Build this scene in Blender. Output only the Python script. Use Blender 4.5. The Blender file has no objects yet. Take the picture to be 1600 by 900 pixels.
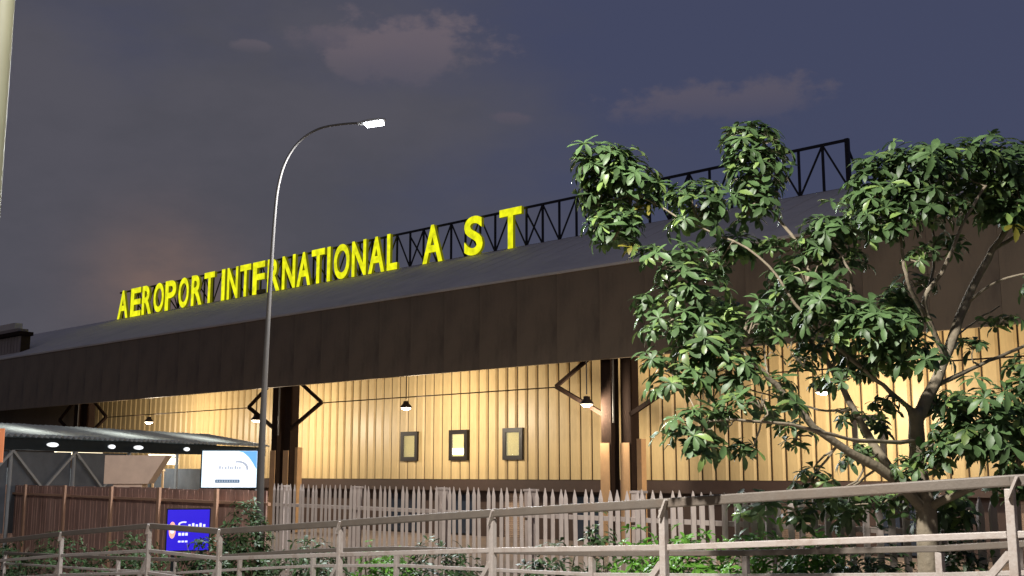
import bpy, math, random
from mathutils import Vector, Matrix, Quaternion
R = math.radians
random.seed(11)
sc = bpy.context.scene
col = sc.collection

# ---------------------------------------------------------------- camera
CAMZ = 3.0
FPX = 1800.0                                   # focal length in pixels of a 1600 wide picture
PITCH = math.atan(290 / FPX)
cam = bpy.data.cameras.new('camera'); camo = bpy.data.objects.new('camera', cam); col.objects.link(camo)
camo.location = (0, 0, CAMZ); camo.rotation_euler = (math.pi / 2 + PITCH, 0, 0)
cam.sensor_width = 36; cam.lens = 36 * FPX / 1600; cam.clip_end = 6000; cam.clip_start = 0.1
sc.camera = camo
sc.render.resolution_x = 1024; sc.render.resolution_y = 576

def ray(x, y):
    fw = Vector((0, math.cos(PITCH), math.sin(PITCH))); up = Vector((0, -math.sin(PITCH), math.cos(PITCH)))
    return fw + (x - 800) / FPX * Vector((1, 0, 0)) - (y - 450) / FPX * up
def at(x, y, Y):
    r = ray(x, y); p = r * (Y / r.y); p.z += CAMZ; return p

# ---------------------------------------------------------------- world: dusk sky with cloud
world = bpy.data.worlds.new('World'); sc.world = world; world.use_nodes = True
nt = world.node_tree; N = nt.nodes; LK = nt.links
for n in list(N): N.remove(n)
def nd(t, **k):
    n = N.new(t)
    for a, b in k.items(): setattr(n, a, b)
    return n
def math_(op, a, b=None, clamp=False):
    n = nd('ShaderNodeMath', operation=op, use_clamp=clamp)
    for i, v in enumerate((a, b)):
        if v is None: continue
        if isinstance(v, (int, float)): n.inputs[i].default_value = v
        else: LK.new(v, n.inputs[i])
    return n.outputs[0]
def sstep(v, a, b):
    n = nd('ShaderNodeMapRange', interpolation_type='SMOOTHSTEP')
    LK.new(v, n.inputs[0]); n.inputs[1].default_value = a; n.inputs[2].default_value = b
    n.inputs[3].default_value = 0; n.inputs[4].default_value = 1
    return n.outputs[0]
tc = nd('ShaderNodeTexCoord'); D = tc.outputs['Generated']
def dot(v, vec):
    n = nd('ShaderNodeVectorMath', operation='DOT_PRODUCT'); LK.new(v, n.inputs[0]); n.inputs[1].default_value = vec
    return n.outputs['Value']
def noise(scale, detail, rough, vec=None, sc3=(1, 1, 1), lac=2.0):
    m = nd('ShaderNodeMapping'); LK.new(vec or D, m.inputs[0]); m.inputs['Scale'].default_value = sc3
    n = nd('ShaderNodeTexNoise'); LK.new(m.outputs[0], n.inputs['Vector'])
    n.inputs['Scale'].default_value = scale; n.inputs['Detail'].default_value = detail; n.inputs['Roughness'].default_value = rough
    n.inputs['Lacunarity'].default_value = lac
    return n.outputs['Fac']
def mix(fac, a, b):
    n = nd('ShaderNodeMix', data_type='RGBA')
    if isinstance(fac, (int, float)): n.inputs[0].default_value = fac
    else: LK.new(fac, n.inputs[0])
    for i, v in ((6, a), (7, b)):
        if isinstance(v, tuple): n.inputs[i].default_value = (*v, 1)
        else: LK.new(v, n.inputs[i])
    return n.outputs[2]
SUN_EL, SUN_ROT = R(1.5), R(215)
sky = nd('ShaderNodeTexSky', sky_type='NISHITA'); sky.sun_disc = False
sky.sun_elevation = SUN_EL; sky.sun_rotation = SUN_ROT; sky.altitude = 0; sky.air_density = 1.0; sky.dust_density = 1.0; sky.ozone_density = 3.0
skyc = nd('ShaderNodeMix', data_type='RGBA', blend_type='MULTIPLY'); skyc.inputs[0].default_value = 1
LK.new(sky.outputs[0], skyc.inputs[6]); skyc.inputs[7].default_value = (0.30, 0.30, 0.30, 1)
n1 = noise(2.2, 6, .55, sc3=(1, 1, 2.2)); n2 = noise(7, 7, .6, sc3=(1, 1, 2.0)); n3 = noise(24, 5, .6, sc3=(1, 1, 1.6))
# base: deep blue evening sky (Nishita tinted) under thin veil of grey mauve cloud
base = mix(.72, skyc.outputs[2], (0.62, 0.68, 1.26))
elev = dot(D, (0, 0, 1))
veil = math_('ADD', math_('MULTIPLY', dot(D, (-1, 0, 0)), 1.3), math_('MULTIPLY', math_('SUBTRACT', n1, .5), 1.5))
veil = math_('SUBTRACT', veil, math_('MULTIPLY', math_('SUBTRACT', elev, .2), .7))
veilf = sstep(veil, -.22, .30)
c1 = mix(math_('MULTIPLY', veilf, .92), base, mix(sstep(n2, .3, .7), (0.64, 0.63, 0.76), (0.76, 0.73, 0.88)))
# warm last light / town glow low over the west end of the terminal
w = ray(255, 445).normalized(); wx = Vector((w.y, -w.x, 0)).normalized()
gx = dot(D, tuple(wx)); gz = math_('SUBTRACT', elev, w.z)
gl = math_('ADD', math_('POWER', math_('ABSOLUTE', math_('DIVIDE', gx, .055)), 2), math_('POWER', math_('ABSOLUTE', math_('DIVIDE', gz, .05)), 2))
glow = math_('POWER', 2.718, math_('MULTIPLY', gl, -1))
glow = math_('MULTIPLY', glow, sstep(n2, .1, .65))
c2 = mix(math_('MULTIPLY', glow, .55), c1, (2.2, 1.32, .95))
hz = math_('MULTIPLY', sstep(elev, .16, -.02), .35)
c2 = mix(hz, c2, (0.84, 0.76, 0.82))
# two lit cumulus tops
def cloud(px, py, rx, ry, prev, colr, amt, warp=.9):
    c = ray(px, py).normalized(); tx = Vector((c.y, -c.x, 0)).normalized(); tz = tx.cross(c).normalized()
    a = math_('DIVIDE', dot(D, tuple(tx)), rx / FPX); b = math_('DIVIDE', dot(D, tuple(tz)), ry / FPX)
    bb = math_('MULTIPLY', b, 1.0)
    d = math_('SQRT', math_('ADD', math_('MULTIPLY', a, a), math_('MULTIPLY', bb, bb)))
    w1 = math_('MULTIPLY', math_('SUBTRACT', n3, .5), 1.6); w2 = math_('MULTIPLY', math_('SUBTRACT', n2, .5), 2.2)
    d = math_('ADD', d, math_('MULTIPLY', math_('ADD', w1, w2), warp))
    f = sstep(d, 1.0, .62)
    top = sstep(b, -1.25, .55)                      # underside melts into the haze below
    return mix(math_('MULTIPLY', math_('MULTIPLY', f, top), amt), prev, colr)
c3 = cloud(630, 78, 150, 78, c2, (1.25, 1.02, 1.20), .85)
c3 = cloud(545, 62, 110, 36, c3, (1.12, .93, 1.12), .6)
c3 = cloud(1120, 160, 200, 44, c3, (.95, .83, 1.08), .7)
c3 = cloud(395, 72, 30, 11, c3, (1.1, .93, 1.1), .5)
c3 = cloud(800, 185, 40, 14, c3, (.95, .8, 1.05), .5)
bg = nd('ShaderNodeBackground'); LK.new(c3, bg.inputs[0]); bg.inputs[1].default_value = 0.120
out = nd('ShaderNodeOutputWorld'); LK.new(bg.outputs[0], out.inputs[0])

# faint afterglow standing in for the sun that has just set behind the camera
sl = bpy.data.lights.new('afterglow_sun', 'SUN'); sl.energy = 0.03; sl.angle = R(20); sl.color = (1, .8, .7)
slo = bpy.data.objects.new('afterglow_sun', sl); col.objects.link(slo)
sd = Vector((math.sin(SUN_ROT) * math.cos(R(6)), math.cos(SUN_ROT) * math.cos(R(6)), math.sin(R(6))))
slo.rotation_euler = (-sd).to_track_quat('-Z', 'Y').to_euler()
vs = sc.view_settings; vs.view_transform = 'Standard'; vs.look = 'None'; vs.exposure = 0; vs.gamma = 1; vs.use_curve_mapping = False
sc.cycles.max_bounces = 5; sc.cycles.diffuse_bounces = 3; sc.cycles.glossy_bounces = 2; sc.cycles.transparent_max_bounces = 6

# ---------------------------------------------------------------- materials
MATS = {}
def mat(name, c, rough=.7, metal=0., var=.12, vscale=3., spec=.4, emit=None, estr=0., bump=0., bscale=20., island=0., trans=0., dirt=None, coat=0.):
    if name in MATS: return MATS[name]
    m = bpy.data.materials.new(name); m.use_nodes = True; t = m.node_tree; b = t.nodes['Principled BSDF']; MATS[name] = m
    b.inputs['Roughness'].default_value = rough; b.inputs['Metallic'].default_value = metal; b.inputs['Specular IOR Level'].default_value = spec
    tcn = t.nodes.new('ShaderNodeTexCoord')
    nz = t.nodes.new('ShaderNodeTexNoise'); nz.inputs['Scale'].default_value = vscale; nz.inputs['Detail'].default_value = 6; nz.inputs['Roughness'].default_value = .65
    t.links.new(tcn.outputs['Object'], nz.inputs['Vector'])
    mr = t.nodes.new('ShaderNodeMapRange'); t.links.new(nz.outputs['Fac'], mr.inputs[0])
    mr.inputs[1].default_value = .25; mr.inputs[2].default_value = .75; mr.inputs[3].default_value = 1 - var; mr.inputs[4].default_value = 1 + var
    val = mr.outputs[0]
    def mul(a, bsock):
        q = t.nodes.new('ShaderNodeMath'); q.operation = 'MULTIPLY'; t.links.new(a, q.inputs[0]); t.links.new(bsock, q.inputs[1]); return q.outputs[0]
    if island:
        g = t.nodes.new('ShaderNodeNewGeometry')
        m2 = t.nodes.new('ShaderNodeMapRange'); t.links.new(g.outputs['Random Per Island'], m2.inputs[0]); m2.inputs[3].default_value = 1 - island; m2.inputs[4].default_value = 1 + island
        val = mul(val, m2.outputs[0])
        oi = t.nodes.new('ShaderNodeObjectInfo')
        m3 = t.nodes.new('ShaderNodeMapRange'); t.links.new(oi.outputs['Random'], m3.inputs[0]); m3.inputs[3].default_value = 1 - island * .6; m3.inputs[4].default_value = 1 + island * .6
        val = mul(val, m3.outputs[0])
    vm = t.nodes.new('ShaderNodeVectorMath'); vm.operation = 'SCALE'; vm.inputs[0].default_value = c; t.links.new(val, vm.inputs['Scale'])
    cs = vm.outputs[0]
    if dirt:
        n2_ = t.nodes.new('ShaderNodeTexNoise'); n2_.inputs['Scale'].default_value = dirt[1]; n2_.inputs['Detail'].default_value = 8; n2_.inputs['Roughness'].default_value = .7
        mp = t.nodes.new('ShaderNodeMapping'); mp.inputs['Scale'].default_value = (1, 1, dirt[3] if len(dirt) > 3 else .25)
        t.links.new(tcn.outputs['Object'], mp.inputs[0]); t.links.new(mp.outputs[0], n2_.inputs['Vector'])
        m4 = t.nodes.new('ShaderNodeMapRange'); t.links.new(n2_.outputs['Fac'], m4.inputs[0]); m4.inputs[1].default_value = .48; m4.inputs[2].default_value = .75; m4.inputs[4].default_value = dirt[2]
        mx = t.nodes.new('ShaderNodeMix'); mx.data_type = 'RGBA'; t.links.new(m4.outputs[0], mx.inputs[0]); t.links.new(cs, mx.inputs[6]); mx.inputs[7].default_value = (*dirt[0], 1)
        cs = mx.outputs[2]
    t.links.new(cs, b.inputs['Base Color'])
    if bump:
        nb = t.nodes.new('ShaderNodeTexNoise'); nb.inputs['Scale'].default_value = bscale; nb.inputs['Detail'].default_value = 5
        t.links.new(tcn.outputs['Object'], nb.inputs['Vector'])
        bp = t.nodes.new('ShaderNodeBump'); bp.inputs['Strength'].default_value = bump; bp.inputs['Distance'].default_value = .02
        t.links.new(nb.outputs['Fac'], bp.inputs['Height']); t.links.new(bp.outputs[0], b.inputs['Normal'])
    if emit:
        m.cycles.emission_sampling = 'NONE'; b.inputs['Emission Color'].default_value = (*emit, 1); b.inputs['Emission Strength'].default_value = estr
    if coat: b.inputs['Coat Weight'].default_value = coat
    if trans:
        tr = t.nodes.new('ShaderNodeBsdfTranslucent'); t.links.new(cs, tr.inputs[0])
        ms = t.nodes.new('ShaderNodeMixShader'); ms.inputs[0].default_value = trans
        o = t.nodes['Material Output']; t.links.new(b.outputs[0], ms.inputs[1]); t.links.new(tr.outputs[0], ms.inputs[2]); t.links.new(ms.outputs[0], o.inputs[0])
    return m
def glassmat(name, tint, rough=.05, alpha=.25):
    m = bpy.data.materials.new(name); m.use_nodes = True; b = m.node_tree.nodes['Principled BSDF']; MATS[name] = m
    b.inputs['Base Color'].default_value = (*tint, 1); b.inputs['Roughness'].default_value = rough; b.inputs['Alpha'].default_value = alpha; b.inputs['Specular IOR Level'].default_value = .6
    return m
M_cream = mat('cream_cladding', (.67, .505, .25), .42, var=.07, vscale=.8, island=.07, dirt=((.30, .19, .08), 1.3, .55, .18))
M_gap = mat('dark_joint', (.06, .036, .016), .8)
M_fascia = mat('brown_fascia_metal', (.225, .170, .110), .5, var=.14, vscale=.5, spec=.5, island=.03, dirt=((.05, .036, .028), .8, .6, .3))
M_roof = mat('grey_roof_metal', (.72, .67, .59), .65, var=.1, vscale=.4, dirt=((.4, .38, .35), .5, .35, 1))
M_steel = mat('dark_brown_steel', (.030, .018, .013), .85, var=.15, spec=.08)
M_beam = mat('brown_beam', (.06, .036, .028), .6, dirt=((.06, .04, .03), .9, .6, 1))
M_colbase = mat('tan_column_casing', (.62, .38, .19), .6, var=.1, dirt=((.3, .18, .1), 1.5, .4))
M_ground_wall = mat('pink_beige_render', (.60, .43, .34), .8, var=.12, vscale=1.2, dirt=((.2, .13, .1), .9, .6))
M_frame = mat('brown_window_frame', (.010, .006, .004), .5)
M_blind = mat('yellow_blind', (.72, .62, .24), .7, var=.05)
M_glass = glassmat('window_glass', (.8, .85, .7), .04, .16)
M_dglass = mat('dark_door_glass', (.03, .04, .06), .12, spec=.6)
M_truss = mat('black_truss_paint', (.012, .011, .018), .6)
M_letter = mat('lit_yellow_letter', (.6, .6, .05), .4, var=.02, emit=(.85, .86, .006), estr=1.0)
M_letterside = mat('letter_return', (.30, .27, .03), .5, emit=(.30, .30, .004), estr=.35)
M_letteroff = mat('unlit_letter', (.20, .17, .04), .5)
M_galv = mat('galvanised_pole', (.08, .073, .067), .6, metal=.0, var=.12, dirt=((.2, .15, .1), 2, .35))
M_olive = mat('olive_pole_paint', (.085, .086, .055), .6, var=.1, dirt=((.1, .09, .05), 2, .4))
M_lamphead = mat('lamp_housing', (.3, .3, .31), .45)
M_ledw = mat('white_led', (.9, .9, .9), .5, emit=(.92, .96, 1), estr=30)
M_warm = mat('warm_lamp_mouth', (.9, .85, .7), .5, emit=(1, .86, .62), estr=6)
M_shade = mat('dark_lamp_shade', (.03, .022, .018), .45)
M_pale = mat('pale_fence_paint', (.44, .37, .33), .62, var=.14, vscale=4, island=.12, dirt=((.26, .17, .13), 2.4, .5, .35))
M_rail = mat('pale_rail_paint', (.43, .385, .35), .5, var=.15, vscale=5, bump=.2, bscale=45, dirt=((.17, .10, .06), 5, .75, 1))
M_hand = mat('weathered_handrail', (.150, .128, .106), .55, var=.16, vscale=5, bump=.15, bscale=50, dirt=((.15, .11, .08), 3, .6, 1))
M_red = mat('red_brown_sheet', (.44, .27, .215), .65, var=.2, vscale=1.5, island=.15, dirt=((.15, .07, .05), 1.6, .7))
M_hpost = mat('tan_hoarding_post', (.48, .28, .18), .65)
M_corr = mat('corrugated_translucent_sheet', (.55, .58, .55), .4, var=.12, dirt=((.35, .33, .3), 1.2, .4, 1), trans=.4)
M_net = mat('grey_shade_screen', (.085, .09, .10), .9, var=.25, vscale=2)
M_brace = mat('grey_brace_steel', (.22, .22, .22), .6)
M_dark = mat('dark_canopy_steel', (.02, .024, .026), .9, spec=.05)
M_booth = mat('beige_booth_panel', (.52, .37, .27), .7)
M_conc = mat('concrete', (.30, .27, .24), .85, bump=.3, bscale=12, dirt=((.17, .15, .13), 1.5, .6, 1))
M_bark = mat('bark', (.24, .20, .14), .85, var=.3, vscale=9, bump=.5, bscale=26, dirt=((.34, .30, .23), 4, .6, 1))
M_leaf = mat('glossy_leaf', (.080, .145, .050), .5, var=.3, vscale=2.5, spec=.55, island=.38, trans=.16)
M_leafy = mat('young_leaf', (.16, .24, .065), .42, var=.2, spec=.7, island=.35, trans=.2)
M_leaf2 = mat('yellowed_leaf', (.22, .20, .03), .45, var=.2, island=.3, trans=.2)
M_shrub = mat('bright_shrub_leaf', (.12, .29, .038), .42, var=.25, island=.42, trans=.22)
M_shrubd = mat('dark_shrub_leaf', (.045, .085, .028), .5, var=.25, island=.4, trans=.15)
M_soil = mat('earth', (.13, .10, .07), .95, var=.3, vscale=.6, bump=.5, bscale=6, dirt=((.06, .075, .03), .5, .7, 1))
M_road = mat('forecourt_paving', (.22, .17, .14), .85, var=.15, vscale=.5)
M_bb = mat('billboard_lit_face', (.8, .85, .9), .3, var=.01, emit=(.45, .66, .80), estr=1.0)
M_bbw = mat('billboard_white_disc', (.9, .9, .9), .3, var=.01, emit=(.80, .84, .86), estr=.9)
M_bbb = mat('billboard_blue_corner', (.1, .3, .7), .3, var=.01, emit=(.10, .26, .66), estr=1.0)
M_bbg = mat('billboard_grey_print', (.3, .32, .36), .4, var=.01, emit=(.30, .34, .42), estr=.8)
M_bbd = mat('billboard_dark_print', (.05, .1, .16), .4, var=.01, emit=(.06, .12, .20), estr=.8)
M_blue = mat('blue_lit_panel', (.02, .01, .6), .35, var=.02, emit=(.030, .006, .80), estr=.5)
M_white = mat('white_lit_print', (.8, .8, .9), .4, var=.01, emit=(.55, .58, .95), estr=1.0)
M_pinkp = mat('pink_lit_print', (.8, .4, .3), .4, var=.01, emit=(.85, .36, .26), estr=1.0)
M_orange = mat('orange_banner', (.70, .24, .10), .6, emit=(.7, .22, .09), estr=.35)
M_hut = mat('grey_hut_cladding', (.36, .30, .26), .7, dirt=((.2, .16, .13), 1, .5))
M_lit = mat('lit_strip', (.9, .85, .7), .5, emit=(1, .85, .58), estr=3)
M_oval = mat('oval_lamp_glass', (.9, .9, .9), .4, emit=(.80, .85, .88), estr=.7)

_t = M_letter.node_tree                               # uneven tubes behind the letter faces
_n = _t.nodes.new('ShaderNodeTexNoise'); _n.inputs['Scale'].default_value = 2.6; _n.inputs['Detail'].default_value = 3
_g = _t.nodes.new('ShaderNodeNewGeometry'); _t.links.new(_g.outputs['Position'], _n.inputs['Vector'])
_m = _t.nodes.new('ShaderNodeMapRange'); _m.inputs[1].default_value = .3; _m.inputs[2].default_value = .7; _m.inputs[3].default_value = .72; _m.inputs[4].default_value = 1.25
_t.links.new(_n.outputs['Fac'], _m.inputs[0]); _t.links.new(_m.outputs[0], _t.nodes['Principled BSDF'].inputs['Emission Strength'])

# ---------------------------------------------------------------- mesh helpers
class MB:
    def __init__(s): s.v = []; s.f = []; s.m = []
    def face(s, pts, mi=0):
        b = len(s.v); s.v += [tuple(p) for p in pts]; s.f.append(tuple(range(b, b + len(pts)))); s.m.append(mi); return s
    def hexa(s, p, mi=0):
        b = len(s.v); s.v += [tuple(q) for q in p]
        for f in ((0, 3, 2, 1), (4, 5, 6, 7), (0, 1, 5, 4), (1, 2, 6, 5), (2, 3, 7, 6), (3, 0, 4, 7)):
            s.f.append(tuple(b + i for i in f)); s.m.append(mi)
        return s
    def box(s, x0, x1, y0, y1, z0, z1, mi=0):
        return s.hexa([(x0, y0, z0), (x1, y0, z0), (x1, y1, z0), (x0, y1, z0), (x0, y0, z1), (x1, y0, z1), (x1, y1, z1), (x0, y1, z1)], mi)
    def bar(s, a, b, w, h, up=(0, 0, 1), mi=0):
        a = Vector(a); b = Vector(b); d = (b - a).normalized(); up = Vector(up)
        if abs(d.dot(up)) > .98: up = Vector((0, 1, 0))
        x = d.cross(up).normalized(); y = x.cross(d).normalized(); x = x * w / 2; y = y * h / 2
        return s.hexa([a - x - y, a + x - y, a + x + y, a - x + y, b - x - y, b + x - y, b + x + y, b - x + y], mi)
    def tube(s, pts, rs, n=8, cap=True, mi=0):
        pts = [Vector(p) for p in pts]
        if isinstance(rs, (int, float)): rs = [rs] * len(pts)
        b = len(s.v); ref = Vector((0.13, 0.21, 1)); x = None
        for i, p in enumerate(pts):
            d = (pts[min(i + 1, len(pts) - 1)] - pts[max(i - 1, 0)]).normalized()
            if x is None:
                x = d.cross(ref if abs(d.dot(ref.normalized())) < .95 else Vector((1, 0, 0))).normalized()
            else: x = (x - d * x.dot(d)).normalized()
            y = d.cross(x)
            for k in range(n):
                a = 2 * math.pi * k / n; s.v.append(tuple(p + (x * math.cos(a) + y * math.sin(a)) * rs[i]))
        for i in range(len(pts) - 1):
            for k in range(n):
                k2 = (k + 1) % n; s.f.append((b + i * n + k, b + i * n + k2, b + (i + 1) * n + k2, b + (i + 1) * n + k)); s.m.append(mi)
        if cap:
            s.f.append(tuple(b + k for k in reversed(range(n)))); s.m.append(mi)
            s.f.append(tuple(b + (len(pts) - 1) * n + k for k in range(n))); s.m.append(mi)
        return s
    def lathe(s, prof, n=16, c=(0, 0, 0), mi=0):
        b = len(s.v)
        for r, z in prof:
            for k in range(n):
                a = 2 * math.pi * k / n; s.v.append((c[0] + r * math.cos(a), c[1] + r * math.sin(a), c[2] + z))
        for i in range(len(prof) - 1):
            for k in range(n):
                k2 = (k + 1) % n; s.f.append((b + i * n + k, b + i * n + k2, b + (i + 1) * n + k2, b + (i + 1) * n + k)); s.m.append(mi)
        return s
    def mesh(s, name, mats, smooth=False):
        me = bpy.data.meshes.new(name); me.from_pydata(s.v, [], s.f); me.update()
        for m in (mats if isinstance(mats, (list, tuple)) else [mats]): me.materials.append(m)
        if any(s.m): me.polygons.foreach_set('material_index', s.m)
        if smooth: me.polygons.foreach_set('use_smooth', [True] * len(me.polygons))
        return me
    def build(s, name, mats, parent=None, smooth=False, bevel=0):
        o = bpy.data.objects.new(name, s.mesh(name, mats, smooth)); col.objects.link(o)
        if parent: o.parent = parent
        if bevel:
            b = o.modifiers.new('bevel', 'BEVEL'); b.width = bevel; b.segments = 2; b.limit_method = 'ANGLE'
        return o
def inst(name, me, parent=None, loc=(0, 0, 0), rot=None, scale=None):
    o = bpy.data.objects.new(name, me); col.objects.link(o); o.location = loc
    if rot is not None: o.rotation_euler = rot
    if scale is not None: o.scale = scale
    if parent: o.parent = parent
    return o
def tag(o, label=None, cat=None, group=None, kind=None):
    if label: o['label'] = label
    if cat: o['category'] = cat
    if group: o['group'] = group
    if kind: o['kind'] = kind
    return o
def empty(name, loc=(0, 0, 0), rz=0):
    o = bpy.data.objects.new(name, None); col.objects.link(o); o.location = loc; o.rotation_euler = (0, 0, rz); o.empty_display_size = .2
    return o

# ---------------------------------------------------------------- facade frame: u along it (to the right, nearer), w away from camera
TH = R(46.9245)
Tv = Vector((math.sin(TH), -math.cos(TH), 0)); Mv = Vector((math.cos(TH), math.sin(TH), 0)); RZ = TH - math.pi / 2
def F(u, w, z): return Tv * u + Mv * w + Vector((0, 0, z))
def UW(p): return p.x * Tv.x + p.y * Tv.y, p.x * Mv.x + p.y * Mv.y

# ---------------------------------------------------------------- ground
def lerp_tab(x, tab):
    if x <= tab[0][0]: return tab[0][1]
    for (a, b), (c, d) in zip(tab, tab[1:]):
        if x <= c:
            t = (x - a) / (c - a); t = t * t * (3 - 2 * t); return b + (d - b) * t
    return tab[-1][1]
def gz_(x, y):
    u, w_ = x * Tv.x + y * Tv.y, x * Mv.x + y * Mv.y
    z = lerp_tab(w_, [(6, 1.35), (9.5, 1.0), (12.5, .75), (18, .3), (26, 0)]) - .042 * min(max(-u - 3, 0), 24) * max(0, 1 - max(0, w_ - 10) / 25)
    return max(z, 0) if w_ > 14 else z
g = MB()
xs = [-900, -400, -150, -80] + [-60 + 1.5 * i for i in range(68)] + [60, 150, 400, 900]
ys = [-900, -300, -80, -30] + [-12 + 1.5 * i for i in range(76)] + [120, 200, 500, 1500, 3000]
for y in ys:
    for x in xs: g.v.append((x, y, gz_(x, y)))
nx = len(xs)
for j in range(len(ys) - 1):
    for i in range(nx - 1): g.f.append((j * nx + i, j * nx + i + 1, (j + 1) * nx + i + 1, (j + 1) * nx + i)); g.m.append(0)
tag(g.build('ground', M_soil, smooth=True), kind='structure')
fc = MB(); fc.hexa([F(-110, 26.5, .02), F(20, 26.5, .02), F(20, 39.2, .02), F(-110, 39.2, .02), F(-110, 26.5, .12), F(20, 26.5, .12), F(20, 39.2, .12), F(-110, 39.2, .12)])
tag(fc.build('forecourt_pavement', M_road), kind='structure')

# ---------------------------------------------------------------- terminal building
OU, OW = -40., 37.
term = empty('terminal_building', F(OU, OW, 0), RZ)
tag(term, 'long airport terminal with cream ribbed wall under deep brown fascia', 'building')
def L(u, w_, z): return (u - OU, w_ - OW, z)
def lbox(u0, u1, w0, w1, z0, z1, mb=None):
    mb = mb or MB(); return mb.box(u0 - OU, u1 - OU, w0 - OW, w1 - OW, z0, z1)
U0, U1 = -100., 12.
WALL0 = -76.1
FB, FT = 7.26, 10.78            # fascia bottom and top
# backing and ribs of the upper wall
lbox(WALL0, U1, 39.04, 39.3, 2.72, 9.2).build('wall_backing', M_gap, term)
PW = .625
rib = MB(); x0, x1, xi0, xi1 = 0, .560, .075, .485
rib.hexa([(x0, 0, 0), (x1, 0, 0), (x1, 0, 5.6), (x0, 0, 5.6)] + [(xi0, -.085, 0), (xi1, -.085, 0), (xi1, -.085, 5.6), (xi0, -.085, 5.6)])
ribme = rib.mesh('wall_panel', M_cream)
u = WALL0
while u < -4:
    inst('wall_panel', ribme, term, L(u, 39.035, 2.74 + random.uniform(-.004, .004))); u += PW
# base beam, recessed ground floor
lbox(WALL0, U1, 38.72, 39.28, 2.22, 2.715).build('base_beam', M_beam, term)
lbox(WALL0, U1, 39.4, 39.6, 0, 2.22).build('ground_floor_wall', M_ground_wall, term)
for i, (u, w_, kind) in enumerate([(-63, 2.4, 1), (-56, 2, 0), (-45.5, 2.6, 1), (-41, 1.8, 1), (-37.2, 1.6, 0), (-33, 2.2, 1), (-23.5, 2.2, 0), (-19, 1.8, 1), (-14, 2, 0)]):
    d = lbox(u, u + w_, 39.3, 39.395, .12, 2.1).build('entrance_door' if kind else 'wall_pilaster', M_frame if kind else M_booth, term)
    if kind:
        lbox(u + .1, u + w_ / 2 - .05, 39.27, 39.298, .2, 2.0).build('pane', M_dglass, d)
        lbox(u + w_ / 2 + .05, u + w_ - .1, 39.27, 39.298, .2, 2.0).build('pane', M_dglass, d)
# windows
for i, uc in enumerate((-43.37, -39.87, -36.3, -18.95)):
    a, b, z0, z1 = uc - .62, uc + .62, 3.62, 5.07
    w_ = empty('window', L(uc, 38.93, z0)); w_.parent = term
    for nm, bx_ in (('frame', (-.62, .62, -.10, .06, 0, .2)), ('frame', (-.62, .62, -.10, .06, 1.25, 1.45)), ('frame', (-.62, -.42, -.098, .06, .2, 1.25)), ('frame', (.42, .62, -.098, .06, .2, 1.25))):
        MB().box(*bx_).build(nm, M_frame, w_)
    MB().box(-.42, .42, -.012, .0, .2, 1.25).build('blind', M_blind, w_)
    MB().box(-.42, .42, -.07, -.062, .2, 1.25).build('pane', M_glass, w_)
    if i == 1: MB().box(-.40, .40, -.050, -.02, .28, .58).build('tube_or_reflection', M_lit, w_)  # no tube in this window: glowing bar added to mimic a lamp's reflection
# dark end volume
lbox(U0, WALL0 - .02, 38.95, 39.3, 0, 9.2).build('end_wall', M_fascia, term)
# fascia panels
FPW = 2.14
fp = MB(); fp.hexa([(0.004, 0, 0), (FPW - .004, 0, 0), (FPW - .004, .08, 0), (.004, .08, 0), (.004, 0.0, FT - FB), (FPW - .004, 0.0, FT - FB), (FPW - .004, .08, FT - FB), (.004, .08, FT - FB)])
fpme = fp.mesh('fascia_panel', M_fascia)
u = U0
while u < U1:
    inst('fascia_panel', fpme, term, L(u, 34 + random.uniform(-.0015, .0015), FB)); u += FPW
lbox(U0, U1 + 2, 34.085, 34.3, FB + .02, FT - .03).build('fascia_frame', M_fascia, term)
lbox(U0, U1 + 2, 33.93, 34.28, FT + .002, FT + .085).build('gutter_trim', M_roof, term)
lbox(U0, U1 + 2, 34.302, 39.0, 7.9, 8.0).build('soffit', M_beam, term)
# roof: standing seam sheets up to ridge
RIDGE = 42.3; ZR = 14.34
rf = MB(); rf.hexa([L(U0, 34.2, FT + .09), L(U1, 34.2, FT + .09), L(U1, RIDGE, ZR), L(U0, RIDGE, ZR), L(U0, 34.2, FT + .17), L(U1, 34.2, FT + .17), L(U1, RIDGE, ZR + .08), L(U0, RIDGE, ZR + .08)])
rf.hexa([L(U0, RIDGE + .01, ZR), L(U1, RIDGE + .01, ZR), L(U1, 62, 9), L(U0, 62, 9), L(U0, RIDGE + .01, ZR + .08), L(U1, RIDGE + .01, ZR + .08), L(U1, 62, 9.08), L(U0, 62, 9.08)])
rfo = rf.build('roof', M_roof, term)
sm = MB(); sm.bar((0, 34.22 - OW, FT + .17), (0, RIDGE - .05 - OW, ZR + .08), .02, .012)
sme = sm.mesh('roof_seam', M_roof)
u = U0 + .5
while u < U1: inst('roof_seam', sme, rfo, (u - OU, 0, 0)); u += 1.25
lbox(U0, U1, 39.3, 61, 0, 9.0).build('hall_mass', M_beam, term)
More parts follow.
